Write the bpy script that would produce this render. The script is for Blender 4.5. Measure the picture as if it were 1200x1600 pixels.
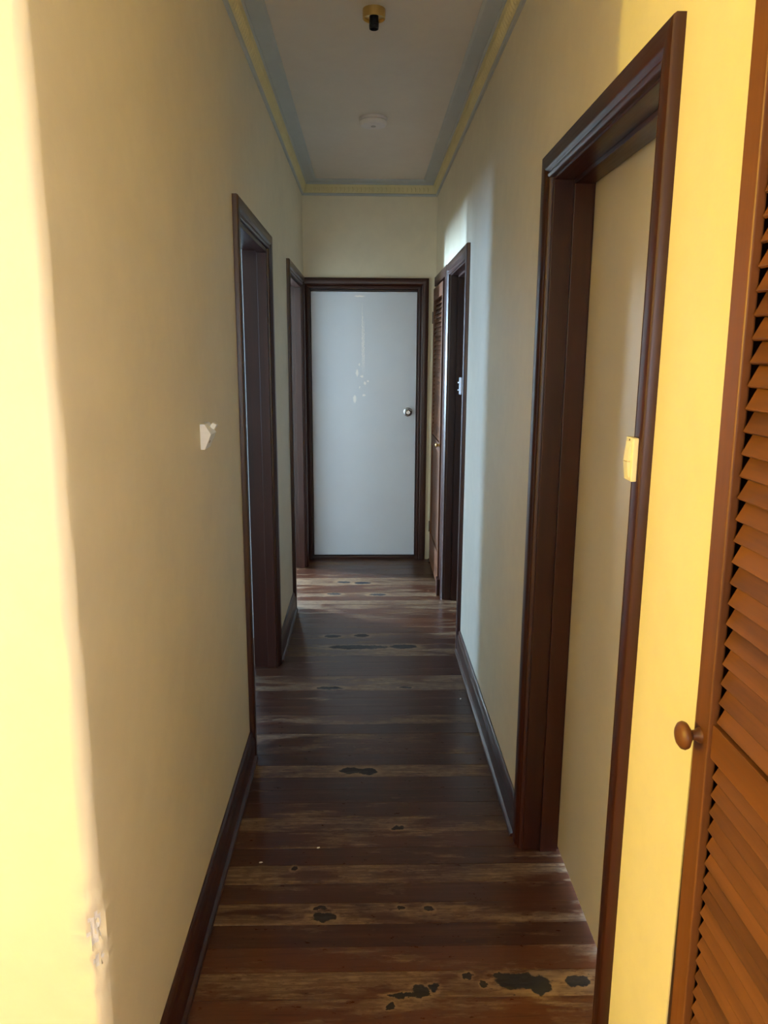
import bpy, bmesh, math, random
from mathutils import Vector, Matrix

random.seed(7)
SC = bpy.context.scene
COL = SC.collection
for _o in list(bpy.data.objects):
    bpy.data.objects.remove(_o)

# ------------------------------------------------------------------ camera
cam_data = bpy.data.cameras.new('camera')
cam_data.sensor_fit = 'HORIZONTAL'
cam_data.sensor_width = 36.0
cam_data.lens = 1181.95 / 1200.0 * 36.0
cam_data.clip_start = 0.02
cam = bpy.data.objects.new('camera', cam_data)
COL.objects.link(cam)
cam.matrix_world = Matrix(((0.999729215, -0.000149873, -0.02326959, 0.0),
                           (-0.022747778, 0.20438121, -0.978627028, 0.0),
                           (0.004902537, 0.978891362, 0.204322458, 1.5984),
                           (0, 0, 0, 1)))
SC.camera = cam

# ------------------------------------------------------------------ world, exposure
world = bpy.data.worlds.new('sky')
SC.world = world
world.use_nodes = True
_bg = world.node_tree.nodes['Background']
_bg.inputs['Color'].default_value = (0.62, 0.78, 1.0, 1)
_bg.inputs['Strength'].default_value = 1.0
SC.view_settings.view_transform = 'Standard'
SC.view_settings.look = 'None'
SC.view_settings.gamma = 1.0
SC.view_settings.use_curve_mapping = False
SC.view_settings.exposure = 0.0
SC.cycles.use_denoising = True
SC.cycles.max_bounces = 12
SC.cycles.diffuse_bounces = 6
SC.cycles.sample_clamp_indirect = 6.0
SC.cycles.caustics_reflective = False
SC.cycles.caustics_refractive = False


def window_light(name, loc, rot, sx, sy, power, col):
    l = bpy.data.lights.new(name, 'AREA')
    l.shape = 'RECTANGLE'
    l.size, l.size_y = sx, sy
    l.energy = power
    l.color = col
    o = bpy.data.objects.new(name, l)
    o.location = loc
    o.rotation_euler = rot
    COL.objects.link(o)
    return o


PI = math.pi
DAY = (0.52, 0.75, 1.0)
# daylight entering through each window of the house (just outside the panes)
window_light('daylight_room_behind', (-0.10, -2.70, 1.5), (PI / 2, 0, 0), 0.9, 1.2, 42, (0.74, 0.87, 1.0))
window_light('daylight_side_window', (0.78, -1.2, 1.5), (0, PI / 2, 0), 1.2, 1.4, 160, (0.80, 0.88, 1.0))
window_light('daylight_first_room', (-3.70, 1.65, 1.5), (0, -PI / 2, 0), 1.2, 0.6, 280, (0.34, 0.58, 1.0))
window_light('daylight_second_room', (-3.70, 6.55, 1.5), (0, -PI / 2, 0), 1.2, 0.36, 1150, DAY)
window_light('daylight_second_room_far', (-3.70, 7.35, 1.5), (0, -PI / 2, 0), 1.2, 0.5, 320, DAY)
window_light('daylight_right_room', (4.25, 1.9, 1.1), (0, PI / 2, 0), 2.0, 1.4, 2500, DAY)

# ------------------------------------------------------------------ measures (metres)
A, B, D = -0.466, 0.515, 5.82          # left wall face, right wall face, end wall face
H = 2.81                                # ceiling
LT, RT = 0.115, 0.15                    # wall thicknesses
AL, BR = A - LT, B + RT
YC = 1.16                               # near end of the left wall
XW, XE, YS, YN = -3.5, 4.05, -2.5, 8.2  # outer walls of the house


# ------------------------------------------------------------------ materials
def new_mat(name):
    m = bpy.data.materials.new(name)
    m.use_nodes = True
    nt = m.node_tree
    return m, nt, nt.nodes['Principled BSDF']


def nd(nt, t, **kw):
    n = nt.nodes.new(t)
    for k, v in kw.items():
        setattr(n, k, v)
    return n


def lk(nt, a, b):
    nt.links.new(a, b)


def mathn(nt, op, a, b=None, c=None, clamp=False):
    n = nd(nt, 'ShaderNodeMath', operation=op)
    n.use_clamp = clamp
    for i, v in enumerate((a, b, c)):
        if v is None:
            continue
        if isinstance(v, (int, float)):
            n.inputs[i].default_value = v
        else:
            lk(nt, v, n.inputs[i])
    return n.outputs[0]


def mixc(nt, fac, a, b):
    n = nd(nt, 'ShaderNodeMix', data_type='RGBA')
    for i, v in ((0, fac), (6, a), (7, b)):
        if isinstance(v, (int, float)):
            n.inputs[i].default_value = v
        elif isinstance(v, tuple):
            n.inputs[i].default_value = (v[0], v[1], v[2], 1)
        else:
            lk(nt, v, n.inputs[i])
    return n.outputs[2]


def smooth(nt, v, lo, hi):
    n = nd(nt, 'ShaderNodeMapRange', interpolation_type='SMOOTHSTEP')
    lk(nt, v, n.inputs[0])
    n.inputs[1].default_value, n.inputs[2].default_value = lo, hi
    return n.outputs[0]


def position(nt):
    return nd(nt, 'ShaderNodeNewGeometry').outputs['Position']


def vscale(nt, v, s, off=None):
    n = nd(nt, 'ShaderNodeVectorMath', operation='MULTIPLY_ADD')
    lk(nt, v, n.inputs[0])
    n.inputs[1].default_value = s
    if off is None:
        n.inputs[2].default_value = (0, 0, 0)
    elif isinstance(off, tuple):
        n.inputs[2].default_value = off
    else:
        lk(nt, off, n.inputs[2])
    return n.outputs[0]


def noise(nt, v, scale, detail=4.0, rough=0.55, out='Fac'):
    n = nd(nt, 'ShaderNodeTexNoise')
    lk(nt, v, n.inputs['Vector'])
    n.inputs['Scale'].default_value = scale
    n.inputs['Detail'].default_value = detail
    n.inputs['Roughness'].default_value = rough
    return n.outputs[out]


def bump(nt, h, strength, dist, bsdf):
    n = nd(nt, 'ShaderNodeBump')
    n.inputs['Strength'].default_value = strength
    n.inputs['Distance'].default_value = dist
    lk(nt, h, n.inputs['Height'])
    lk(nt, n.outputs[0], bsdf.inputs['Normal'])


def blob_distance(nt, pos, blobs, distort=0.012, scale=45.0):
    """smallest scaled distance to a list of ellipses (centre, radii) in world metres"""
    nz = nd(nt, 'ShaderNodeVectorMath', operation='MULTIPLY_ADD')
    lk(nt, noise(nt, pos, scale, 4, 0.6, 'Color'), nz.inputs[0])
    nz.inputs[1].default_value = (2 * distort,) * 3
    nz.inputs[2].default_value = (-distort,) * 3
    ad = nd(nt, 'ShaderNodeVectorMath', operation='ADD')
    lk(nt, pos, ad.inputs[0])
    lk(nt, nz.outputs[0], ad.inputs[1])
    best = None
    for c, r in blobs:
        s = tuple((1.0 / q) if q else 0.0 for q in r)
        v = vscale(nt, ad.outputs[0], s, tuple(-ci * si for ci, si in zip(c, s)))
        ln = nd(nt, 'ShaderNodeVectorMath', operation='LENGTH')
        lk(nt, v, ln.inputs[0])
        d = ln.outputs['Value']
        best = d if best is None else mathn(nt, 'MINIMUM', best, d)
    return best


def paint(name, col, rough=0.5, mottling=0.06, bump_s=0.25, bump_scale=90.0, spec=0.35):
    m, nt, b = new_mat(name)
    pos = position(nt)
    n1 = noise(nt, pos, 1.7, 4, 0.6)
    n2 = noise(nt, pos, 14.0, 3, 0.6)
    f = mathn(nt, 'MULTIPLY_ADD', n1, 0.7, mathn(nt, 'MULTIPLY', n2, 0.3))
    dark = tuple(c * (1 - mottling * 1.6) for c in col)
    light = tuple(min(1, c * (1 + mottling)) for c in col)
    lk(nt, mixc(nt, smooth(nt, f, 0.3, 0.7), dark, light), b.inputs['Base Color'])
    b.inputs['Roughness'].default_value = rough
    b.inputs['Specular IOR Level'].default_value = spec
    bump(nt, noise(nt, pos, bump_scale, 3, 0.6), bump_s, 0.0012, b)
    return m


def wood(name, dark, light, axis, rough=0.3, grain=26.0, coat=0.25, contrast=1.0):
    """stained timber, grain running along the given axis (0, 1 or 2)"""
    m, nt, b = new_mat(name)
    pos = position(nt)
    info = nd(nt, 'ShaderNodeObjectInfo')
    off = nd(nt, 'ShaderNodeCombineXYZ')
    for i in range(3):
        lk(nt, mathn(nt, 'MULTIPLY', info.outputs['Random'], 37.0 + 11 * i), off.inputs[i])
    s = [grain] * 3
    s[axis] = 1.2
    v = vscale(nt, pos, tuple(s), off.outputs[0])
    n1 = noise(nt, v, 1.0, 5, 0.6)
    s2 = [grain * 7] * 3
    s2[axis] = 6.0
    n2 = noise(nt, vscale(nt, pos, tuple(s2), off.outputs[0]), 1.0, 3, 0.6)
    f = mathn(nt, 'MULTIPLY_ADD', n1, 0.75, mathn(nt, 'MULTIPLY', n2, 0.3))
    f = mathn(nt, 'ADD', f, mathn(nt, 'MULTIPLY_ADD', info.outputs['Random'], 0.16, -0.08))
    lk(nt, mixc(nt, smooth(nt, f, 0.5 - 0.25 / contrast, 0.5 + 0.25 / contrast), dark, light), b.inputs['Base Color'])
    lk(nt, mathn(nt, 'MULTIPLY_ADD', n2, 0.2, rough - 0.1), b.inputs['Roughness'])
    b.inputs['Coat Weight'].default_value = coat
    b.inputs['Specular IOR Level'].default_value = 0.4
    b.inputs['Coat Roughness'].default_value = 0.22
    bump(nt, n2, 0.12, 0.0008, b)
    return m


def plain(name, col, rough=0.4, metal=0.0, spec=0.5):
    m, nt, b = new_mat(name)
    pos = position(nt)
    n1 = noise(nt, pos, 60.0, 3, 0.6)
    lk(nt, mixc(nt, n1, tuple(c * 0.93 for c in col), tuple(min(1, c * 1.05) for c in col)), b.inputs['Base Color'])
    b.inputs['Roughness'].default_value = rough
    b.inputs['Metallic'].default_value = metal
    b.inputs['Specular IOR Level'].default_value = spec
    return m


M = {}
M['wall'] = paint('cream_wall_paint', (0.75, 0.685, 0.515), 0.5, 0.04)
M['room_wall'] = paint('white_room_paint', (0.78, 0.77, 0.74), 0.6, 0.03)
M['plaster'] = paint('bare_plaster', (0.74, 0.72, 0.69), 0.85, 0.12, 0.9, 160.0)
M['ceiling'] = paint('ceiling_white', (0.70, 0.66, 0.60), 0.75, 0.03)
M['cornice_blue'] = paint('cornice_blue', (0.46, 0.50, 0.51), 0.55, 0.04)
M['cornice_yellow'] = paint('cornice_yellow', (0.68, 0.61, 0.34), 0.55, 0.05)
M['door_cream'] = paint('cream_door_paint', (0.70, 0.655, 0.555), 0.30, 0.03, 0.12, 60.0, 0.5)
for ax, n in enumerate('xyz'):
    M['trim_' + n] = wood('mahogany_trim_' + n, (0.018, 0.0042, 0.0025), (0.043, 0.0100, 0.0048), ax, 0.34, 26.0, 0.05, 0.8)
    M['louvre_' + n] = wood('cedar_louvre_' + n, (0.056, 0.019, 0.0075), (0.155, 0.056, 0.019), ax, 0.42, 20.0, 0.0)
M['room_floor'] = wood('room_floor_timber', (0.10, 0.040, 0.020), (0.20, 0.09, 0.045), 0, 0.35)
M['switch'] = plain('switch_cream_plastic', (0.80, 0.74, 0.56), 0.35)
M['white_plastic'] = plain('white_plastic', (0.88, 0.92, 0.96), 0.35)
M['grey_plastic'] = plain('grey_plastic', (0.40, 0.39, 0.40), 0.4)
M['alarm'] = plain('aged_white_plastic', (0.70, 0.67, 0.66), 0.45)
M['black'] = plain('black_bakelite', (0.008, 0.008, 0.009), 0.4)
M['brass'] = plain('aged_brass', (0.62, 0.44, 0.16), 0.32, 0.9)
M['chrome'] = plain('satin_chrome', (0.62, 0.64, 0.66), 0.22, 1.0)
M['hinge'] = plain('dark_hinge_steel', (0.12, 0.09, 0.07), 0.4, 0.8)
M['dark'] = plain('dark_void', (0.03, 0.02, 0.016), 0.8)
M['chip'] = plain('paint_flake', (0.75, 0.74, 0.72), 0.7)

# opal globe of the lit pendant
m, nt, b = new_mat('lit_opal_glass')
b.inputs['Base Color'].default_value = (0.9, 0.85, 0.7, 1)
b.inputs['Emission Color'].default_value = (1.0, 0.66, 0.30, 1)
b.inputs['Emission Strength'].default_value = 6.0
M['opal'] = m

# window glass
m = bpy.data.materials.new('window_glass')
m.use_nodes = True
nt = m.node_tree
nt.nodes.clear()
_out = nd(nt, 'ShaderNodeOutputMaterial')
_mx = nd(nt, 'ShaderNodeMixShader')
_mx.inputs[0].default_value = 0.06
_t = nd(nt, 'ShaderNodeBsdfTransparent')
_g = nd(nt, 'ShaderNodeBsdfGlossy')
_g.inputs['Roughness'].default_value = 0.02
lk(nt, _t.outputs[0], _mx.inputs[1])
lk(nt, _g.outputs[0], _mx.inputs[2])
lk(nt, _mx.outputs[0], _out.inputs[0])
M['glass'] = m

# pale blue-grey end door with adhesive marks
m, nt, b = new_mat('pale_grey_door_paint')
pos = position(nt)
n1 = noise(nt, pos, 3.0, 4, 0.6)
base = mixc(nt, n1, (0.64, 0.71, 0.79), (0.72, 0.79, 0.87))
marks = [((-0.031, 5.85, 1.72), (0.0035, 0, 0.24)), ((-0.020, 5.85, 1.66), (0.003, 0, 0.20)),
         ((-0.071, 5.85, 1.456), (0.010, 0, 0.028)), ((-0.034, 5.85, 1.432), (0.013, 0, 0.010)),
         ((-0.012, 5.85, 1.380), (0.010, 0, 0.012)), ((0.012, 5.85, 1.394), (0.008, 0, 0.007)),
         ((-0.055, 5.85, 1.52), (0.006, 0, 0.012)), ((-0.052, 5.85, 1.35), (0.006, 0, 0.010)),
         ((-0.09, 5.85, 1.26), (0.012, 0, 0.030)), ((-0.02, 5.85, 1.29), (0.012, 0, 0.009)),
         ((-0.05, 5.85, 2.02), (0.04, 0, 0.006))]
d = blob_distance(nt, pos, marks, 0.010, 60.0)
mk = smooth(nt, d, 1.25, 0.6)
base = mixc(nt, mk, base, (0.97, 0.98, 0.99))
sc_v = vscale(nt, pos, (9.0, 1.0, 60.0))
scuff = smooth(nt, noise(nt, sc_v, 1.0, 5, 0.7), 0.69, 0.76)
base = mixc(nt, mathn(nt, 'MULTIPLY', scuff, 0.35), base, (0.36, 0.34, 0.36))
lk(nt, base, b.inputs['Base Color'])
b.inputs['Roughness'].default_value = 0.36
bump(nt, noise(nt, pos, 120, 2, 0.5), 0.12, 0.001, b)
M['door_grey'] = m

# hallway floorboards: varnish worn through to bare timber, old black patches
BLOBS = [(-0.121, 1.91, 0.037, 0.020), (0.103, 1.945, 0.013, 0.01), (0.184, 1.938, 0.013, 0.012),
         (0.405, 1.672, 0.072, 0.026), (0.45, 1.656, 0.030, 0.028), (0.552, 1.671, 0.036, 0.020), (0.138, 1.645, 0.020, 0.018),
         (0.174, 1.656, 0.014, 0.012), (0.091, 1.633, 0.040, 0.007), (0.265, 1.691, 0.015, 0.010),
         (0.303, 1.665, 0.010, 0.011), (0.349, 1.693, 0.016, 0.008), (-0.228, 2.122, 0.010, 0.012),
         (-0.064, 2.697, 0.040, 0.022), (0.006, 2.690, 0.036, 0.026), (-0.02, 2.70, 0.05, 0.010),
         (-0.18, 3.448, 0.065, 0.016), (-0.044, 3.974, 0.17, 0.030), (0.206, 3.978, 0.075, 0.032),
         (-0.194, 4.142, 0.05, 0.022), (-0.028, 4.150, 0.045, 0.024), (0.109, 2.33, 0.022, 0.012),
         (-0.03, 5.178, 0.06, 0.03), (0.076, 4.913, 0.06, 0.022), (-0.136, 1.948, 0.022, 0.007),
         (-0.16, 5.20, 0.05, 0.02), (-0.22, 4.93, 0.05, 0.02), (0.19, 3.45, 0.03, 0.012), (0.06, 1.60, 0.012, 0.010)]
m, nt, b = new_mat('worn_hall_floorboard')
pos = position(nt)
info = nd(nt, 'ShaderNodeObjectInfo')
sep = nd(nt, 'ShaderNodeSeparateColor')
lk(nt, info.outputs['Color'], sep.inputs[0])
wear, tone = sep.outputs[0], sep.outputs[1]
off = nd(nt, 'ShaderNodeCombineXYZ')
lk(nt, mathn(nt, 'MULTIPLY', info.outputs['Random'], 53.0), off.inputs[0])
lk(nt, mathn(nt, 'MULTIPLY', info.outputs['Random'], 31.0), off.inputs[1])
g1 = noise(nt, vscale(nt, pos, (2.2, 45.0, 1.0), off.outputs[0]), 1.0, 5, 0.6)
g2 = noise(nt, vscale(nt, pos, (9.0, 240.0, 1.0), off.outputs[0]), 1.0, 4, 0.65)
p1 = noise(nt, vscale(nt, pos, (3.4, 15.0, 1.0), off.outputs[0]), 1.0, 6, 0.66)
p2 = noise(nt, vscale(nt, pos, (22.0, 60.0, 1.0), off.outputs[0]), 1.0, 4, 0.7)
# varnished colour
g3 = noise(nt, vscale(nt, pos, (5.0, 110.0, 1.0), off.outputs[0]), 1.0, 5, 0.7)
vcol = mixc(nt, tone, (0.027, 0.0095, 0.0060), (0.105, 0.034, 0.0150))
vcol = mixc(nt, mathn(nt, 'MULTIPLY', smooth(nt, g1, 0.40, 0.72), 0.40), vcol, (0.105, 0.044, 0.022))
vcol = mixc(nt, mathn(nt, 'MULTIPLY', smooth(nt, g3, 0.48, 0.70), 0.50), vcol, (0.016, 0.007, 0.005))
vcol = mixc(nt, mathn(nt, 'MULTIPLY', smooth(nt, p2, 0.58, 0.78), 0.30), vcol, (0.150, 0.085, 0.050))
# bare worn timber
bcol = mixc(nt, smooth(nt, g3, 0.32, 0.68), (0.085, 0.046, 0.024), (0.285, 0.185, 0.100))
bcol = mixc(nt, smooth(nt, p2, 0.40, 0.66), bcol, (0.105, 0.056, 0.030))
bcol = mixc(nt, mathn(nt, 'MULTIPLY', smooth(nt, g2, 0.55, 0.75), 0.5), bcol, (0.36, 0.26, 0.16))
s = mathn(nt, 'MULTIPLY_ADD', p1, 1.15, mathn(nt, 'MULTIPLY_ADD', p2, 0.40, -0.335))
s = mathn(nt, 'ADD', s, mathn(nt, 'MULTIPLY', g3, 0.12))
s = mathn(nt, 'ADD', s, mathn(nt, 'MULTIPLY_ADD', wear, 0.36, -0.185))
wmask = smooth(nt, s, 0.46, 0.60)
col = mixc(nt, mathn(nt, 'MULTIPLY', wmask, 0.86), vcol, bcol)
bd = blob_distance(nt, pos, [((x, y, 0), (rx, ry, 0)) for x, y, rx, ry in BLOBS], 0.018, 42.0)
halo = mathn(nt, 'MULTIPLY', smooth(nt, bd, 2.0, 1.1), smooth(nt, p2, 0.35, 0.6))
col = mixc(nt, mathn(nt, 'MULTIPLY', halo, 0.6), col, (0.30, 0.19, 0.10))
bm_ = smooth(nt, bd, 1.06, 0.92)
col = mixc(nt, bm_, col, (0.017, 0.013, 0.013))
spk = mathn(nt, 'MULTIPLY', smooth(nt, noise(nt, vscale(nt, pos, (38.0, 70.0, 1.0), off.outputs[0]), 1.0, 3, 0.6), 0.68, 0.74), wmask)
col = mixc(nt, spk, col, (0.03, 0.018, 0.014))
lk(nt, col, b.inputs['Base Color'])
rg = mathn(nt, 'MULTIPLY_ADD', wmask, 0.22, mathn(nt, 'MULTIPLY_ADD', bm_, 0.25, 0.24))
lk(nt, mathn(nt, 'ADD', rg, mathn(nt, 'MULTIPLY', p2, 0.10)), b.inputs['Roughness'])
b.inputs['Specular IOR Level'].default_value = 0.4
hgt = mathn(nt, 'SUBTRACT', mathn(nt, 'MULTIPLY', g2, 0.3), mathn(nt, 'MULTIPLY_ADD', wmask, 0.35, mathn(nt, 'MULTIPLY', bm_, -0.3)))
bump(nt, hgt, 0.35, 0.0015, b)
M['boards'] = m


# ------------------------------------------------------------------ mesh helpers
def bx(bm, x0, x1, y0, y1, z0, z1, mi=0):
    vs = [bm.verts.new((x, y, z)) for x in (x0, x1) for y in (y0, y1) for z in (z0, z1)]
    for q in ((0, 1, 3, 2), (4, 6, 7, 5), (0, 4, 5, 1), (2, 3, 7, 6), (0, 2, 6, 4), (1, 5, 7, 3)):
        f = bm.faces.new([vs[i] for i in q])
        f.material_index = mi
    return vs


def lathe(bm, prof, centre, axis, n=24):
    """prof: (radius, distance along axis); axis: unit vector"""
    ax = Vector(axis).normalized()
    u = ax.orthogonal().normalized()
    w = ax.cross(u)
    rings = []
    for r, t in prof:
        c = Vector(centre) + ax * t
        if r < 1e-6:
            rings.append([bm.verts.new(c)])
        else:
            rings.append([bm.verts.new(c + (u * math.cos(k * 2 * PI / n) + w * math.sin(k * 2 * PI / n)) * r) for k in range(n)])
    for a, b2 in zip(rings, rings[1:]):
        for k in range(n):
            k2 = (k + 1) % n
            if len(a) == 1 and len(b2) == 1:
                continue
            if len(a) == 1:
                bm.faces.new((a[0], b2[k], b2[k2]))
            elif len(b2) == 1:
                bm.faces.new((a[k], a[k2], b2[0]))
            else:
                bm.faces.new((a[k], a[k2], b2[k2], b2[k]))
    if len(rings[0]) > 1:
        bm.faces.new(rings[0])
    if len(rings[-1]) > 1:
        bm.faces.new(rings[-1])


def prism(bm, A_, B_):
    """two matching polygons joined into a solid"""
    a = [bm.verts.new(v) for v in A_]
    b2 = [bm.verts.new(v) for v in B_]
    n = len(a)
    for k in range(n):
        bm.faces.new((a[k], a[(k + 1) % n], b2[(k + 1) % n], b2[k]))
    bm.faces.new(a)
    bm.faces.new(b2)


def obj(name, bm, mats, parent=None, bevel=0.0, seg=2, smooth_shade=False, loc=None):
    if bevel:
        bmesh.ops.bevel(bm, geom=list(bm.edges), offset=bevel, segments=seg, profile=0.6, affect='EDGES')
    bmesh.ops.recalc_face_normals(bm, faces=list(bm.faces))
    me = bpy.data.meshes.new(name)
    bm.to_mesh(me)
    bm.free()
    for m_ in (mats if isinstance(mats, (list, tuple)) else [mats]):
        me.materials.append(m_)
    if smooth_shade:
        me.shade_smooth()
        try:
            me.set_sharp_from_angle(angle=math.radians(38))
        except Exception:
            pass
    o = bpy.data.objects.new(name, me)
    COL.objects.link(o)
    if parent is not None:
        o.parent = parent
    if loc:
        o.location = loc
    return o


def box_obj(name, dims, mat, parent=None, bevel=0.0, seg=2):
    bm = bmesh.new()
    bx(bm, *dims)
    return obj(name, bm, mat, parent, bevel, seg)


def thing(name, label, cat, loc=(0, 0, 0), group=None):
    o = bpy.data.objects.new(name, None)
    o.empty_display_size = 0.1
    o.location = loc
    COL.objects.link(o)
    return tag(o, label, cat, group)


def tag(o, label, cat, group=None, kind=None):
    o['label'] = label
    o['category'] = cat
    if group:
        o['group'] = group
    if kind:
        o['kind'] = kind
    return o


def setting(o, label, cat):
    return tag(o, label, cat, kind='structure')


# ------------------------------------------------------------------ floor
bm = bmesh.new()
bx(bm, XW - 0.1, XE + 0.1, YS - 0.1, YN + 0.1, -0.12, -0.020)
bx(bm, XW, AL - 0.001, YS, YN, -0.020, 0.0)            # rooms on the left
bx(bm, AL - 0.001, B, YS, YC - 0.05, -0.020, 0.0)      # room behind the camera
bx(bm, BR + 0.001, XE, YS, YN, -0.020, 0.0)            # rooms on the right
bx(bm, AL, BR, D + 0.05, YN, -0.020, 0.0)
floor = setting(obj('floor', bm, M['room_floor']), 'dark timber hallway floor of worn crosswise boards', 'floor')

PITCH = 0.0855
WEAR = {-5: (.3, .5), -4: (.4, .5), -3: (.3, .5), -2: (.4, .6), -1: (.42, .75), 0: (.62, .6), 1: (.36, .75), 2: (.18, .25), 3: (.60, .35),
        4: (.22, .35), 5: (.66, .4), 6: (.18, .3), 7: (.36, .45), 8: (.62, .35), 9: (.36, .3), 10: (.14, .15), 11: (.12, .2),
        12: (.80, .35), 13: (.12, .2), 14: (.40, .3), 15: (.46, .35), 16: (.14, .15), 17: (.50, .35), 18: (.12, .15), 19: (.10, .15),
        20: (.16, .2), 21: (.66, .35), 22: (.60, .35), 23: (.12, .2), 24: (.14, .2), 25: (.20, .2), 26: (.74, .35), 27: (.50, .3),
        28: (.30, .3), 29: (.56, .4), 30: (.26, .4), 31: (.45, .5), 32: (.38, .6), 33: (.34, .4), 34: (.45, .5), 35: (.70, .5),
        36: (.72, .5), 37: (.34, .5), 38: (.76, .5), 39: (.36, .5), 40: (.42, .5), 41: (.72, .4), 42: (.78, .4), 43: (.26, .3),
        44: (.22, .2), 45: (.3, .25), 46: (.22, .2), 47: (.58, .3), 48: (.3, .3), 49: (.3, .3)}
bm = bmesh.new()
bx(bm, AL, BR, 0.0006, PITCH - 0.0006, -0.020, 0.0)
board0 = obj('floorboard', bm, M['boards'], floor, 0.0011, 2)
_first = True
for k in range(-6, 50):
    y = 1.625 + k * PITCH
    if y > D + 0.03:
        break
    o = board0 if _first else board0.copy()
    if not _first:
        COL.objects.link(o)
    _first = False
    o.location = (0, y, random.uniform(-0.0006, 0.0004))
    w, t = WEAR.get(k, (.4, .5))
    o.color = (w, t, 0, 1)

# ------------------------------------------------------------------ ceiling
bm = bmesh.new()
bx(bm, XW - 0.1, XE + 0.1, YS - 0.1, YN + 0.1, H, H + 0.12)
setting(obj('ceiling', bm, M['ceiling']), 'plain off-white hallway ceiling', 'ceiling')

# ------------------------------------------------------------------ walls
HEAD = 2.07            # clear height of the door openings
JB = 0.02              # jamb thickness
L1 = (2.865, 3.705)
L2 = (4.675, 5.580)
R1 = (1.412, 2.205)
R2 = (3.985, 4.800)
R3 = (4.952, 5.690)
R0 = (0.455, 1.083)

# left wall: rounded, knocked plaster corner at its near end, doorways further on
bm = bmesh.new()
R_ = 0.026
outline = [(A, L1[0] - JB), (A, 2.3), (A, 1.8), (A, 1.4), (A, YC + R_ + 0.03)]
arc0 = len(outline)
for k in range(11):
    t = k / 10 * PI / 2
    outline.append((A - R_ + R_ * math.cos(t), YC + R_ - R_ * math.sin(t)))
arc1 = len(outline)
outline += [(A - R_ - 0.03, YC), (-0.75, YC), (-0.75, YC + LT), (AL, YC + LT), (AL, L1[0] - JB)]
NZ = 300
rnd = random.Random(3)
from mathutils import noise as mnoise
rings, chip = [], []
for iz in range(NZ + 1):
    z = H * iz / NZ
    ring = []
    chip.append([0.0] * 12)
    for i, (x, y) in enumerate(outline):
        if arc0 <= i < arc1:
            th = (i - arc0) / 10 * PI / 2
            nrm = Vector((math.cos(th), -math.sin(th)))
            q = mnoise.noise(Vector((i * 0.35, z * 9.0, 1.3))) * 0.0014 + mnoise.noise(Vector((0, z * 2.1, 5.0))) * 0.0010
            # knocked-out chips near the bottom of the corner
            for cz, hz, dep in ((0.60, 0.045, 0.011), (0.535, 0.022, 0.008), (0.68, 0.016, 0.004), (0.47, 0.012, 0.004)):
                e = (z - cz) / hz
                if abs(e) < 1:
                    q -= dep * (1 - e * e) * max(0, 1 - ((th - 0.8) / 0.8) ** 2) * (0.8 + 0.9 * mnoise.noise(Vector((i * 0.9, z * 55, 0))))
            chip[iz][i - arc0] = q
            x += nrm.x * q
            y += nrm.y * q
        ring.append(bm.verts.new((x, y, z)))
    rings.append(ring)
n = len(outline)
for iz in range(NZ):
    zc = H * (iz + 0.5) / NZ
    for i in range(n):
        f = bm.faces.new((rings[iz][i], rings[iz][(i + 1) % n], rings[iz + 1][(i + 1) % n], rings[iz + 1][i]))
        if arc0 <= i < arc1 - 1 and chip[iz][i - arc0] < -0.0050:
            f.material_index = 1
bm.faces.new(rings[0])
bm.faces.new(rings[-1])
for f in bm.faces:
    f.smooth = True
# the rest of the wall
bx(bm, AL, A, L1[1] + JB, L2[0] - JB, 0, H)
bx(bm, AL, A, L2[1] + JB, YN, 0, H)
for o_ in (L1, L2):
    bx(bm, AL, A, o_[0] - JB, o_[1] + JB, HEAD + JB, H)
wl = obj('wall_left', bm, [M['wall'], M['plaster']], smooth_shade=True)
setting(wl, 'cream painted hallway wall on the left with a chipped rounded corner', 'wall')

bm = bmesh.new()
bx(bm, XW, -0.75, YC, YC + LT, 0, H)
setting(obj('wall_near', bm, M['wall']), 'yellow lit wall turning left at the near corner', 'wall')

bm = bmesh.new()
bx(bm, B, BR, YS, -1.9, 0, H)
bx(bm, B, BR, -0.5, R0[0], 0, H)
bx(bm, B, BR, -1.9, -0.5, 0, 0.9)
bx(bm, B, BR, -1.9, -0.5, 2.1, H)
bx(bm, B, BR, R0[1], R1[0] - JB, 0, H)
bx(bm, B, BR, R1[1] + JB, R2[0] - JB, 0, H)
bx(bm, B, BR, R2[1] + JB, R3[0] - JB, 0, H)
bx(bm, B, BR, R3[1], D + 0.12, 0, H)
bx(bm, B, BR, R0[0], R0[1], 2.25, H)
for o_ in (R1, R2):
    bx(bm, B, BR, o_[0] - JB, o_[1] + JB, HEAD + JB, H)
bx(bm, B, BR, R3[0] - JB, R3[1], HEAD + 0.01, H)
setting(obj('wall_right', bm, M['wall']), 'cream painted hallway wall on the right, yellow where lamplight falls', 'wall')

E0, E1 = -0.420, 0.385
bm = bmesh.new()
bx(bm, A, E0 - JB, D, D + 0.12, 0, H)
bx(bm, E1 + JB, B, D, D + 0.12, 0, H)
bx(bm, E0 - JB, E1 + JB, D, D + 0.12, HEAD + JB, H)
setting(obj('wall_end', bm, M['wall']), 'short cream wall above the pale door at the hall end', 'wall')

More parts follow.
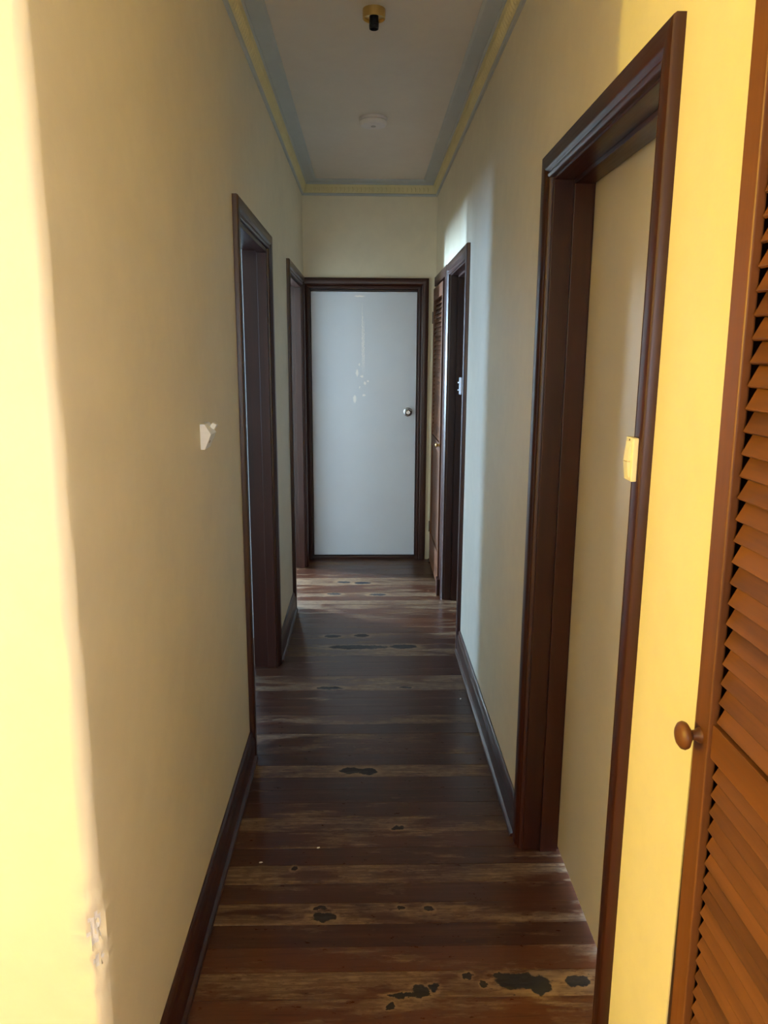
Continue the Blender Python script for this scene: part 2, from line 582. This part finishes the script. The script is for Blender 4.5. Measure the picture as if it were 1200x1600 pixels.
# shells of the adjoining rooms (they carry the windows the daylight comes through)
W1 = (1.32, 1.98, 0.9, 2.1)
W2 = (6.32, 6.78, 0.9, 2.1)
W5 = (7.05, 7.65, 0.9, 2.1)
W3 = (1.2, 2.6, 0.1, 2.1)
WR = (-1.9, -0.5, 0.9, 2.1)
WB = (-0.55, 0.35, 0.9, 2.1)
bm = bmesh.new()
for y0, y1 in ((YS, W1[0]), (W1[1], W2[0]), (W2[1], W5[0]), (W5[1], YN)):
    bx(bm, XW - 0.1, XW, y0, y1, 0, H)
for w in (W1, W2, W5):
    bx(bm, XW - 0.1, XW, w[0], w[1], 0, w[2])
    bx(bm, XW - 0.1, XW, w[0], w[1], w[3], H)
setting(obj('wall_outer_left', bm, M['room_wall']), 'white outer wall of the rooms left of the hallway', 'wall')
bm = bmesh.new()
bx(bm, XW, AL, 4.12, 4.20, 0, H)
setting(obj('wall_partition_left', bm, M['room_wall']), 'white partition between the two left rooms', 'wall')
bm = bmesh.new()
bx(bm, XW - 0.1, XE + 0.1, YN, YN + 0.1, 0, H)
setting(obj('wall_outer_far', bm, M['room_wall']), 'white outer wall beyond the hall end', 'wall')
bm = bmesh.new()
bx(bm, XW - 0.1, WB[0], YS - 0.1, YS, 0, H)
bx(bm, WB[1], BR, YS - 0.1, YS, 0, H)
bx(bm, WB[0], WB[1], YS - 0.1, YS, 0, WB[2])
bx(bm, WB[0], WB[1], YS - 0.1, YS, WB[3], H)
setting(obj('wall_back', bm, M['wall']), 'cream wall with a window behind the viewpoint', 'wall')
bm = bmesh.new()
bx(bm, XE, XE + 0.1, 0.34, W3[0], 0, H)
bx(bm, XE, XE + 0.1, W3[1], YN, 0, H)
bx(bm, XE, XE + 0.1, W3[0], W3[1], 0, W3[2])
bx(bm, XE, XE + 0.1, W3[0], W3[1], W3[3], H)
setting(obj('wall_outer_right', bm, M['room_wall']), 'white outer wall of the rooms right of the hallway', 'wall')
bm = bmesh.new()
bx(bm, BR, XE, 0.30, 0.34, 0, H)
bx(bm, BR, XE, 1.22, 1.26, 0, H)
bx(bm, BR, XE, 3.84, 3.88, 0, H)
bx(bm, BR, BR + 0.62, 4.860, 4.872, 0, H)
bx(bm, BR, XE, 5.90, 5.94, 0, H)
setting(obj('wall_partition_right', bm, M['room_wall']), 'white partitions between the rooms right of the hallway', 'wall')
# unseen insides of the louvred cupboards, coloured dark to paint their shade
bm = bmesh.new()
for c0, c1 in ((0.34, 1.22), (4.872, 5.90)):
    bx(bm, BR, BR + 0.60, c0, c0 + 0.012, 0.003, H - 0.003)
    bx(bm, BR, BR + 0.60, c1 - 0.012, c1, 0.003, H - 0.003)
    bx(bm, BR + 0.60, BR + 0.62, c0, c1, 0.003, H - 0.003)
setting(obj('wall_cupboard_shade_shell', bm, M['trim_z']), 'unseen cupboard insides coloured dark for the shade behind the louvres', 'wall')


def make_window(idx, plane_axis, c, u0, u1, z0, z1, label, sashes=2):
    """timber casement with one or two glazed sashes set in an outer wall"""
    w = thing('window_%d' % idx, label, 'window')
    w['kind'] = 'structure'

    def b_(name, a0, a1, zz0, zz1, d0, d1, mat, bev=0.003):
        dims = (a0, a1, c + d0, c + d1, zz0, zz1) if plane_axis == 'y' else (c + d0, c + d1, a0, a1, zz0, zz1)
        return box_obj(name, dims, mat, w, bev)
    t = 0.05
    b_('frame_rail', u0, u1, z0, z0 + t, -0.04, 0.04, M['trim_x'])
    b_('frame_rail', u0, u1, z1 - t, z1, -0.04, 0.04, M['trim_x'])
    for a in ((u0, (u0 + u1) / 2 - t / 2, u1 - t) if sashes == 2 else (u0, u1 - t)):
        b_('frame_stile', a, a + t, z0 + t, z1 - t, -0.04, 0.04, M['trim_z'])
    mid = (u0 + u1) / 2
    for a0, a1 in (((u0 + t, mid - t / 2), (mid + t / 2, u1 - t)) if sashes == 2 else ((u0 + t, u1 - t),)):
        b_('pane', a0, a1, z0 + t, z1 - t, -0.003, 0.003, M['glass'], 0)
    return w


make_window(1, 'x', XW - 0.05, W1[0], W1[1], W1[2], W1[3], 'timber window in the first room on the left', sashes=1)
make_window(2, 'x', XW - 0.05, W2[0], W2[1], W2[2], W2[3], 'narrow timber window in the second room on the left', sashes=1)
make_window(3, 'x', XE + 0.05, W3[0], W3[1], W3[2], W3[3], 'tall timber window in the room on the right')
make_window(5, 'x', XW - 0.05, W5[0], W5[1], W5[2], W5[3], 'second timber window in the second room on the left', sashes=1)
make_window(6, 'x', (B + BR) / 2, WR[0], WR[1], WR[2], WR[3], 'timber window in the right wall behind the viewpoint')
make_window(4, 'y', YS - 0.05, WB[0], WB[1], WB[2], WB[3], 'timber window behind the viewpoint')

# ------------------------------------------------------------------ door frames
CW = 0.064     # casing width
CASE = [(0.0, 0.0), (0.0, 0.010), (0.003, 0.014), (0.009, 0.016), (0.014, 0.014), (0.016, 0.012), (0.019, 0.0135),
        (0.023, 0.019), (0.027, 0.021), (0.056, 0.022), (0.061, 0.0205), (0.064, 0.016), (0.064, 0.0)]


def map_left(s, t, z):
    return (A + t, s, z)


def map_right(s, t, z):
    return (B - t, s, z)


def map_end(s, t, z):
    return (s, D - t, z)


def make_frame(root, P, s0, s1, head, depth, stop=None, grain='y', clamp=None, z0=0.0, widen=1.0):
    """mitred casings (two legs and a head) and jambs (two legs and a head) round an opening"""
    rv = 0.006
    i0, i1, iz = s0 - rv, s1 + rv, head + rv

    def cl(s):
        return max(s, clamp) if clamp is not None else s
    prof = [(w * widen, t) for w, t in CASE]
    bm_ = bmesh.new()
    prism(bm_, [P(cl(i0 - w), t, z0) for w, t in prof], [P(cl(i0 - w), t, iz + w) for w, t in prof])
    obj('casing', bm_, M['trim_z'], root, smooth_shade=True)
    bm_ = bmesh.new()
    prism(bm_, [P(i1 + w, t, z0) for w, t in prof], [P(i1 + w, t, iz + w) for w, t in prof])
    obj('casing', bm_, M['trim_z'], root, smooth_shade=True)
    bm_ = bmesh.new()
    prism(bm_, [P(cl(i0 - w), t, iz + w) for w, t in prof], [P(i1 + w, t, iz + w) for w, t in prof])
    obj('head_casing', bm_, M['trim_' + grain], root, smooth_shade=True)

    def jb(name, a0, a1, zz0, zz1, t0, t1, mat):
        p, q = P(a0, t0, zz0), P(a1, t1, zz1)
        d_ = [v for k in range(3) for v in sorted((p[k], q[k]))]
        return box_obj(name, d_, mat, root, 0.0015)
    jb('jamb', s0 - JB, s0, 0, head, 0, -depth, M['trim_z'])
    jb('jamb', s1, s1 + JB, 0, head, 0, -depth, M['trim_z'])
    jb('head_jamb', s0 - JB, s1 + JB, head, head + JB, 0, -depth, M['trim_' + grain])
    if stop:
        t0, t1 = stop
        jb('door_stop', s0, s0 + 0.012, 0, head - 0.012, -t0, -t1, M['trim_z'])
        jb('door_stop', s1 - 0.012, s1, 0, head - 0.012, -t0, -t1, M['trim_z'])
        jb('door_stop', s0, s1, head - 0.012, head, -t0, -t1, M['trim_' + grain])


d1 = thing('door_1', 'open doorway with glossy mahogany frame, nearer of the two on the left', 'door', (A, L1[0], 0))
d1.location = (0, 0, 0)
d1['kind'] = 'structure'
make_frame(d1, map_left, L1[0], L1[1], HEAD, LT, (0.0, 0.045))
d2 = thing('door_2', 'open doorway with mahogany frame on the left beside the hall end', 'door')
d2['kind'] = 'structure'
make_frame(d2, map_left, L2[0], L2[1], HEAD, LT, (0.0, 0.045))
d3 = thing('door_3', 'recessed flat cream door in a dark mahogany frame on the right', 'door')
d3['kind'] = 'structure'
make_frame(d3, map_right, R1[0], R1[1], HEAD, RT, (0.055, 0.110))
box_obj('door_panel', (B + 0.114, BR - 0.002, R1[0] + 0.003, R1[1] - 0.003, 0.014, HEAD - 0.003), M['door_cream'], d3, 0.002)
d4 = thing('door_4', 'dark open doorway with mahogany frame on the right beyond the skirting', 'door')
d4['kind'] = 'structure'
make_frame(d4, map_right, R2[0], R2[1], HEAD, RT, (0.045, 0.100))

d5 = thing('door_5', 'closed pale blue-grey flush door at the end of the hallway', 'door')
d5['kind'] = 'structure'
make_frame(d5, map_end, E0, E1, HEAD, 0.12, (0.066, 0.09), 'x', clamp=A + 0.0005, widen=1.12)
box_obj('door_panel', (E0 + 0.006, E1 - 0.006, D + 0.028, D + 0.064, 0.030, HEAD - 0.018), M['door_grey'], d5, 0.0015)
box_obj('sill', (E0, E1, D + 0.002, D + 0.11, 0.0, 0.024), M['trim_x'], d5, 0.003)
kx, kz = 0.318, 1.163
bm = bmesh.new()
lathe(bm, [(0.034, 0.0), (0.034, 0.004), (0.029, 0.008), (0.014, 0.010), (0.012, 0.026), (0.020, 0.032), (0.027, 0.042), (0.028, 0.052),
           (0.025, 0.060), (0.014, 0.063), (0.013, 0.060), (0.006, 0.060), (0.005, 0.064), (0.0, 0.064)], (kx, D + 0.028, kz), (0, -1, 0), 28)
kn = obj('door_knob', bm, M['chrome'], d5, smooth_shade=True)
kn['label'] = 'round satin chrome door knob'

# ------------------------------------------------------------------ skirting boards
SK = [(0.0, 0.0), (0.030, 0.0), (0.0295, 0.006), (0.026, 0.0105), (0.020, 0.0125), (0.0185, 0.0135), (0.0185, 0.080), (0.0165, 0.088), (0.0125, 0.093),
      (0.0115, 0.104), (0.0090, 0.113), (0.004, 0.117), (0.0, 0.117)]


def skirting(name, P, s0, s1, label, mat):
    bm_ = bmesh.new()
    prism(bm_, [P(s0, t, z) for t, z in SK], [P(s1, t, z) for t, z in SK])
    return setting(obj(name, bm_, mat, smooth_shade=True), label, 'skirting board')


skirting('baseboard_left_near', map_left, YC + 0.03, L1[0] - 0.006 - CW, 'dark mahogany skirting board along the near left wall', M['trim_y'])
skirting('baseboard_left_far', map_left, L1[1] + 0.006 + CW, L2[0] - 0.006 - CW, 'short mahogany skirting between the two left doorways', M['trim_y'])
skirting('baseboard_right', map_right, R1[1] + 0.006 + CW, R2[0] - 0.006 - CW, 'dark mahogany skirting board along the right wall', M['trim_y'])
skirting('baseboard_right_corner', map_right, R3[1] + 0.004, D - 0.024, 'tiny skirting piece beside the far louvred door', M['trim_y'])
skirting('baseboard_near', lambda s, t, z: (s, YC - t, z), -3.4, A - 0.03, 'mahogany skirting round the near left corner', M['trim_x'])

# ------------------------------------------------------------------ cornice
FIL = [(0.0, 2.716), (0.010, 2.716), (0.013, 2.720), (0.013, 2.729), (0.009, 2.733), (0.0, 2.733)]
BAND = [(0.0, 2.733), (0.009, 2.733), (0.016, 2.742), (0.025, 2.760), (0.031, 2.778), (0.034, 2.786), (0.0, 2.786)]
COVE = [(0.0, 2.786), (0.037, 2.786), (0.042, 2.789), (0.043, 2.794), (0.060, 2.796), (0.096, 2.799), (0.100, 2.801), (0.103, 2.804), (0.108, 2.806),
        (0.108, H), (0.0, H)]


def cornice(idx, P, s0, s1, e0, e1, label):
    """e0/e1: +1 where the run mitres into a neighbour at that end"""
    root = thing('trim_%d' % idx, label, 'cornice')
    root['kind'] = 'structure'
    g = 'cornice'
    for nm, prof, mat in (('fillet', FIL, M['cornice_blue']), ('moulding_band', BAND, M['cornice_yellow']), ('cove', COVE, M['cornice_blue'])):
        bm_ = bmesh.new()
        prism(bm_, [P(s0 + e0 * t, t, z) for t, z in prof], [P(s1 - e1 * t, t, z) for t, z in prof])
        obj(nm, bm_, mat, root, smooth_shade=True)
    # egg relief along the band
    bm_ = bmesh.new()
    pitch = 0.030
    cnt = int((s1 - s0 - 0.06) / pitch)
    for k in range(cnt):
        s = s0 + 0.035 + k * pitch
        c0 = Vector(P(s, 0.0215, 2.757))
        ring_o, ring_i = [], []
        for j in range(8):
            th = j * PI / 4
            du, dv = math.cos(th), math.sin(th)
            ring_o.append(bm_.verts.new(P(s + 0.0115 * du, 0.0205 + 0.008 * dv, 2.757 + 0.019 * dv)))
            ring_i.append(bm_.verts.new(P(s + 0.007 * du, 0.0205 + 0.005 * dv + 0.0055, 2.757 + 0.012 * dv - 0.003)))
        tip = bm_.verts.new(P(s, 0.0285, 2.753))
        for j in range(8):
            j2 = (j + 1) % 8
            bm_.faces.new((ring_o[j], ring_o[j2], ring_i[j2], ring_i[j]))
            bm_.faces.new((ring_i[j], ring_i[j2], tip))
        # the dart between two eggs
        sd = s + pitch / 2
        q = [bm_.verts.new(P(sd - 0.0025, 0.029, 2.776)), bm_.verts.new(P(sd + 0.0025, 0.029, 2.776)),
             bm_.verts.new(P(sd, 0.0125, 2.738)), bm_.verts.new(P(sd, 0.0285, 2.760))]
        bm_.faces.new((q[0], q[1], q[3]))
        bm_.faces.new((q[1], q[2], q[3]))
        bm_.faces.new((q[2], q[0], q[3]))
    o = obj('egg_relief', bm_, M['cornice_yellow'], root, smooth_shade=True)
    o['kind'] = 'stuff'


cornice(1, map_left, YC + 0.02, D, 0, 1, 'blue and yellow egg-moulded cornice along the left wall')
cornice(2, map_right, YC + 0.02, D, 0, 1, 'blue and yellow egg-moulded cornice along the right wall')
cornice(3, map_end, A, B, 1, 1, 'short blue and yellow cornice above the end door')

# ------------------------------------------------------------------ louvred cupboard doors
def slat_mesh(length, depth=0.0165, rise=0.0325, th=0.006):
    """one louvre blade along +y from y=0, lower front edge at the origin, leaning back as it rises"""
    bm_ = bmesh.new()
    d_ = Vector((depth, rise)).normalized()
    nrm = Vector((d_.y, -d_.x)) * th          # towards the back and down
    c = [Vector((0, 0)), Vector((depth, rise)), Vector((depth, rise)) + nrm, nrm]
    prism(bm_, [(p.x, 0, p.y) for p in c], [(p.x, length, p.y) for p in c])
    bmesh.ops.bevel(bm_, geom=list(bm_.edges), offset=0.0009, segments=1, affect='EDGES')
    return bm_


def knob_mesh(r=0.021, ln=0.036):
    bm_ = bmesh.new()
    k = ln / 0.036
    lathe(bm_, [(0.0, 0.0), (0.012, 0.0), (0.0115, 0.003 * k), (0.008, 0.007 * k), (0.0075, 0.013 * k), (r * 0.62, 0.017 * k), (r * 0.93, 0.021 * k),
                (r, 0.0255 * k), (r * 0.93, 0.030 * k), (r * 0.68, 0.034 * k), (r * 0.3, 0.0358 * k), (0.0, 0.036 * k)], (0, 0, 0), (-1, 0, 0), 26)
    return bm_


# near cupboard door: two tiers of louvres, leaning a little out at the top
r0 = thing('louvre_door', 'orange-brown louvred cupboard door with round wooden knob beside the yellow wall', 'louvre door', (B + 0.004, 0, 0))
r0.rotation_euler = (0, -math.atan(0.024 / 2.05), 0)
y0, y1, sw, th = 0.470, 1.066, 0.046, 0.032
TOPZ = 2.20
M_ = M
box_obj('stile', (0, 0.016, y1 - sw, y1, 0.012, TOPZ), M['louvre_z'], r0, 0.0035, 3)
box_obj('stile', (0, th, y0, y0 + sw, 0.012, TOPZ), M['louvre_z'], r0, 0.0035, 3)
box_obj('top_rail', (0.001, th - 0.001, y0 + sw, y1 - sw, TOPZ - 0.07, TOPZ), M['louvre_y'], r0, 0.002)
box_obj('middle_rail', (0.006, th - 0.001, y0 + sw, y1 - sw, 1.010, 1.064), M['louvre_y'], r0, 0.002)
box_obj('bottom_rail', (0.001, th - 0.001, y0 + sw, y1 - sw, 0.012, 0.110), M['louvre_y'], r0, 0.002)
LEN = y1 - y0 - 2 * sw - 0.014
s_first = obj('slat', slat_mesh(LEN), M['louvre_y'], r0)
zs = [1.071 + 0.0305 * k for k in range(35)] + [0.982 - 0.0290 * k for k in range(30)]
for k, z in enumerate(zs):
    o = s_first if k == 0 else s_first.copy()
    if k:
        COL.objects.link(o)
    o.location = (0.0075, y0 + sw + 0.007, z)
    o.rotation_euler = (0, random.uniform(-0.025, 0.025), 0)
t5 = setting(box_obj('trim_5', (B + 0.002, BR, 1.070, R0[1], 0, 2.25), M['trim_z'], None, 0.0005), 'thin dark strip added over the lit wall edge beside the near louvred door', 'door frame')  # added dark strip, keeps the lit wall edge from showing in the gap
kb = obj('knob', knob_mesh(0.0215, 0.036), M['louvre_z'], r0, smooth_shade=True, loc=(0, 1.045, 1.034))
kb['label'] = 'turned round wooden knob'

# far cupboard door: louvres above, solid panel below, in its own slim frame
r3 = thing('louvre_door', 'narrow brown louvred cupboard door with solid lower panel next to the end door', 'louvre door', (0, 0, 0))
fx = B - 0.028
y0, y1, sw, th = 5.005, 5.680, 0.045, 0.030
box_obj('stile', (fx, fx + th, y0, y0 + sw, 0.030, 2.060), M['louvre_z'], r3, 0.003)
box_obj('stile', (fx, fx + th, y1 - sw, y1, 0.030, 2.060), M['louvre_z'], r3, 0.003)
box_obj('top_rail', (fx, fx + th, y0 + sw, y1 - sw, 1.975, 2.060), M['louvre_y'], r3, 0.002)
box_obj('middle_rail', (fx, fx + th, y0 + sw, y1 - sw, 0.945, 1.015), M['louvre_y'], r3, 0.002)
box_obj('bottom_rail', (fx, fx + th, y0 + sw, y1 - sw, 0.030, 0.255), M['louvre_y'], r3, 0.004)
box_obj('lower_panel', (fx + 0.010, fx + 0.020, y0 + sw, y1 - sw, 0.255, 0.945), M['louvre_z'], r3, 0.001)
LEN = y1 - y0 - 2 * sw
s3 = obj('slat', slat_mesh(LEN), M['louvre_y'], r3)
for k in range(31):
    o = s3 if k == 0 else s3.copy()
    if k:
        COL.objects.link(o)
    o.location = (fx + 0.005, y0 + sw, 1.022 + 0.0305 * k)
kb = obj('knob', knob_mesh(0.014, 0.028), M['brass'], r3, smooth_shade=True, loc=(fx, y0 + 0.022, 1.005))
kb['label'] = 'small brass knob'
for z in (1.86, 0.30):
    bm = bmesh.new()
    bx(bm, fx - 0.004, fx + 0.026, y1 + 0.001, y1 + 0.006, z - 0.04, z + 0.04)
    lathe(bm, [(0.0045, -0.042), (0.0045, 0.042)], (fx - 0.003, y1 + 0.005, z), (0, 0, 1), 10)
    obj('hinge', bm, M['hinge'], r3)
d6 = thing('trim_4', 'slim mahogany surround of the far louvred cupboard', 'door frame')
d6['kind'] = 'structure'
box_obj('casing', (B - 0.022, B, 4.878, R3[0] - 0.002, 0, 2.142), M['trim_z'], d6, 0.003)
box_obj('head_casing', (B - 0.022, B, R3[0] - 0.002, 5.690, 2.078, 2.142), M['trim_y'], d6, 0.003)
box_obj('jamb', (B, BR, R3[0] - JB, R3[0], 0, HEAD), M['trim_z'], d6, 0.001)
box_obj('stop', (B - 0.001, B + 0.03, R3[0], 5.000, 0, HEAD), M['trim_z'], d6, 0.001)
box_obj('plinth_block', (B - 0.042, B - 0.0225, 4.880, 4.958, 0, 0.115), M['trim_z'], d6, 0.003)

# ------------------------------------------------------------------ switches
def rocker(bm_, x, y0_, y1_, za, zb, tilt):
    """a rocker standing off the plate face at x (towards -x), high at one end"""
    lo, hi = (0.0022, 0.0062) if tilt > 0 else (0.0062, 0.0022)
    prism(bm_, [(x, y0_, za), (x - lo, y0_, za), (x - hi, y0_, zb), (x, y0_, zb)], [(x, y1_, za), (x - lo, y1_, za), (x - hi, y1_, zb), (x, y1_, zb)])


s1 = thing('light_switch', 'cream rocker switch on the near casing of the recessed cream door', 'light switch', (0, 0, 0))
sx = B - 0.0222
box_obj('plate', (sx - 0.011, sx, 1.352, 1.390, 1.372, 1.452), M['switch'], s1, 0.0025, 3)
bm = bmesh.new()
rocker(bm, sx - 0.011, 1.361, 1.382, 1.445, 1.409, 1)
obj('rocker', bm, M['switch'], s1)
bm = bmesh.new()
rocker(bm, sx - 0.011, 1.361, 1.382, 1.408, 1.379, -1)
obj('rocker', bm, M['switch'], s1)
bm = bmesh.new()
lathe(bm, [(0.0, 0.0), (0.002, 0.0), (0.0018, 0.0008), (0.0, 0.001)], (sx - 0.011, 1.371, 1.4475), (-1, 0, 0), 10)
obj('screw', bm, M['hinge'], s1)

s2 = thing('light_switch', 'white double toggle switch on the casing of the dark right doorway', 'light switch', (0, 0, 0))
box_obj('plate', (sx - 0.012, sx, 3.938, 3.974, 1.395, 1.483), M['white_plastic'], s2, 0.0045, 3)
for z in (1.458, 1.420):
    bm = bmesh.new()
    lathe(bm, [(0.0045, 0.0), (0.0040, 0.008), (0.0025, 0.0095), (0.0, 0.010)], (sx - 0.0118, 3.956, z), (-1, 0, -0.35), 12)
    obj('toggle', bm, M['white_plastic'], s2, smooth_shade=True)

# ------------------------------------------------------------------ wall sensor
ws = thing('wall_sensor', 'small white wedge-shaped sensor on the left wall', 'sensor', (0, 0, 0))
prof = [(0.0, 1.404), (0.013, 1.404), (0.031, 1.3755), (0.012, 1.332), (0.0, 1.332)]
bm = bmesh.new()
prism(bm, [(A + x, 2.130, z) for x, z in prof], [(A + x, 2.205, z) for x, z in prof])
obj('housing', bm, M['white_plastic'], ws, 0.0015, 2)
bm = bmesh.new()
bx(bm, -0.007, 0.007, -0.012, 0.012, -0.007, 0.009)
o = obj('side_button', bm, M['white_plastic'], ws, 0.0015, 2, loc=(A + 0.0275, 2.190, 1.394))
o.rotation_euler = (0, math.radians(32), 0)
bm = bmesh.new()
_ax = Vector((0.0435, 0, -0.019)).normalized()
lathe(bm, [(0.0045, 0.0), (0.004, 0.0015), (0.0, 0.002)], (A + 0.0215, 2.150, 1.3535), _ax, 14)
obj('lens', bm, M['grey_plastic'], ws)

# ------------------------------------------------------------------ ceiling fittings
lh = thing('lamp_holder', 'bulbless brass batten with black bulb socket on the hall ceiling', 'lamp holder', (0.027, 3.030, H))
bm = bmesh.new()
lathe(bm, [(0.041, 0.0), (0.041, 0.030), (0.039, 0.0315), (0.037, 0.030), (0.036, 0.022), (0.0, 0.022)], (0, 0, 0), (0, 0, -1), 36)
obj('brass_cup', bm, M['brass'], lh, smooth_shade=True)
bm = bmesh.new()
prof = [(0.0165, 0.020), (0.0165, 0.040)]
for k in range(4):
    prof += [(0.0175, 0.0405 + k * 0.005), (0.0175, 0.043 + k * 0.005), (0.0162, 0.0435 + k * 0.005), (0.0162, 0.0450 + k * 0.005)]
prof += [(0.0168, 0.063), (0.015, 0.064), (0.014, 0.052), (0.0, 0.052)]
lathe(bm, prof, (0, 0, 0), (0, 0, -1), 28)
obj('bulb_socket', bm, M['black'], lh, smooth_shade=True)

sa = thing('smoke_alarm', 'round off-white smoke alarm on the hall ceiling near the end wall', 'smoke alarm', (0.036, 4.305, H))
bm = bmesh.new()
lathe(bm, [(0.072, 0.0), (0.073, 0.003), (0.073, 0.013), (0.071, 0.015), (0.0, 0.015)], (0, 0, 0), (0, 0, -1), 40)
obj('base_ring', bm, M['alarm'], sa, smooth_shade=True)
bm = bmesh.new()
lathe(bm, [(0.066, 0.015), (0.066, 0.018), (0.071, 0.0185), (0.072, 0.021), (0.070, 0.032), (0.064, 0.039), (0.040, 0.043), (0.0, 0.045)], (0, 0, 0), (0, 0, -1), 40)
obj('cover', bm, M['alarm'], sa, smooth_shade=True)
bm = bmesh.new()
lathe(bm, [(0.013, 0.040), (0.013, 0.046), (0.011, 0.0475), (0.0, 0.048)], (0, -0.012, 0), (0, 0, -1), 20)
obj('test_button', bm, M['grey_plastic'], sa, smooth_shade=True)

# lit pendant in the room the hallway opens from (left of the viewpoint, out of frame)
pl = thing('pendant_lamp', 'lit opal globe pendant in the room before the hallway', 'lamp', (-3.0, -0.17, 2.16))
bm = bmesh.new()
lathe(bm, [(0.03, 0.11)] + [(0.09 * math.sin(t), 0.09 * math.cos(t) + 0.02) for t in [0.35 + k * (PI - 0.35) / 14 for k in range(14)]] + [(0.0, -0.07)], (0, 0, 0), (0, 0, 1), 32)
globe = obj('globe_shade', bm, M['opal'], pl, smooth_shade=True)
bm = bmesh.new()
lathe(bm, [(0.034, 0.105), (0.034, 0.14), (0.008, 0.15), (0.003, 0.16), (0.003, 0.62), (0.04, 0.63), (0.05, 0.65)], (0, 0, 0), (0, 0, 1), 20)
obj('cord_and_rose', bm, M['brass'], pl, smooth_shade=True)
ld = bpy.data.lights.new('pendant_bulb', 'POINT')
ld.energy = 295
ld.color = (1.0, 0.725, 0.085)
ld.shadow_soft_size = 0.035
lo = bpy.data.objects.new('pendant_bulb', ld)
lo.location = (0, 0, -0.12)
lo.parent = pl
COL.objects.link(lo)

# ------------------------------------------------------------------ flakes on the floor
for (x, y, r, rot, lab) in ((-0.159, 2.224, 0.008, 0.4, 'tiny white paint flake on the dark boards in the middle of the hall'),
                            (0.446, 3.32, 0.010, 1.2, 'tiny pale flake on the floor beside the right skirting'),
                            (-0.339, 2.153, 0.007, 0.1, 'tiny pale splinter on the boards beside the left skirting')):
    bm = bmesh.new()
    pts = []
    for k in range(7):
        t = k * 2 * PI / 7
        q = r * random.uniform(0.6, 1.1)
        pts.append((q * math.cos(t), q * 0.5 * math.sin(t), 0.0))
    prism(bm, pts, [(p[0] * 0.8, p[1] * 0.8, 0.0022) for p in pts])
    o = obj('paint_flake', bm, M['chip'], None, loc=(x, y, 0.0004))
    o.rotation_euler = (0, 0, rot)
    tag(o, lab, 'paint flake', 'flakes on the hall floor')
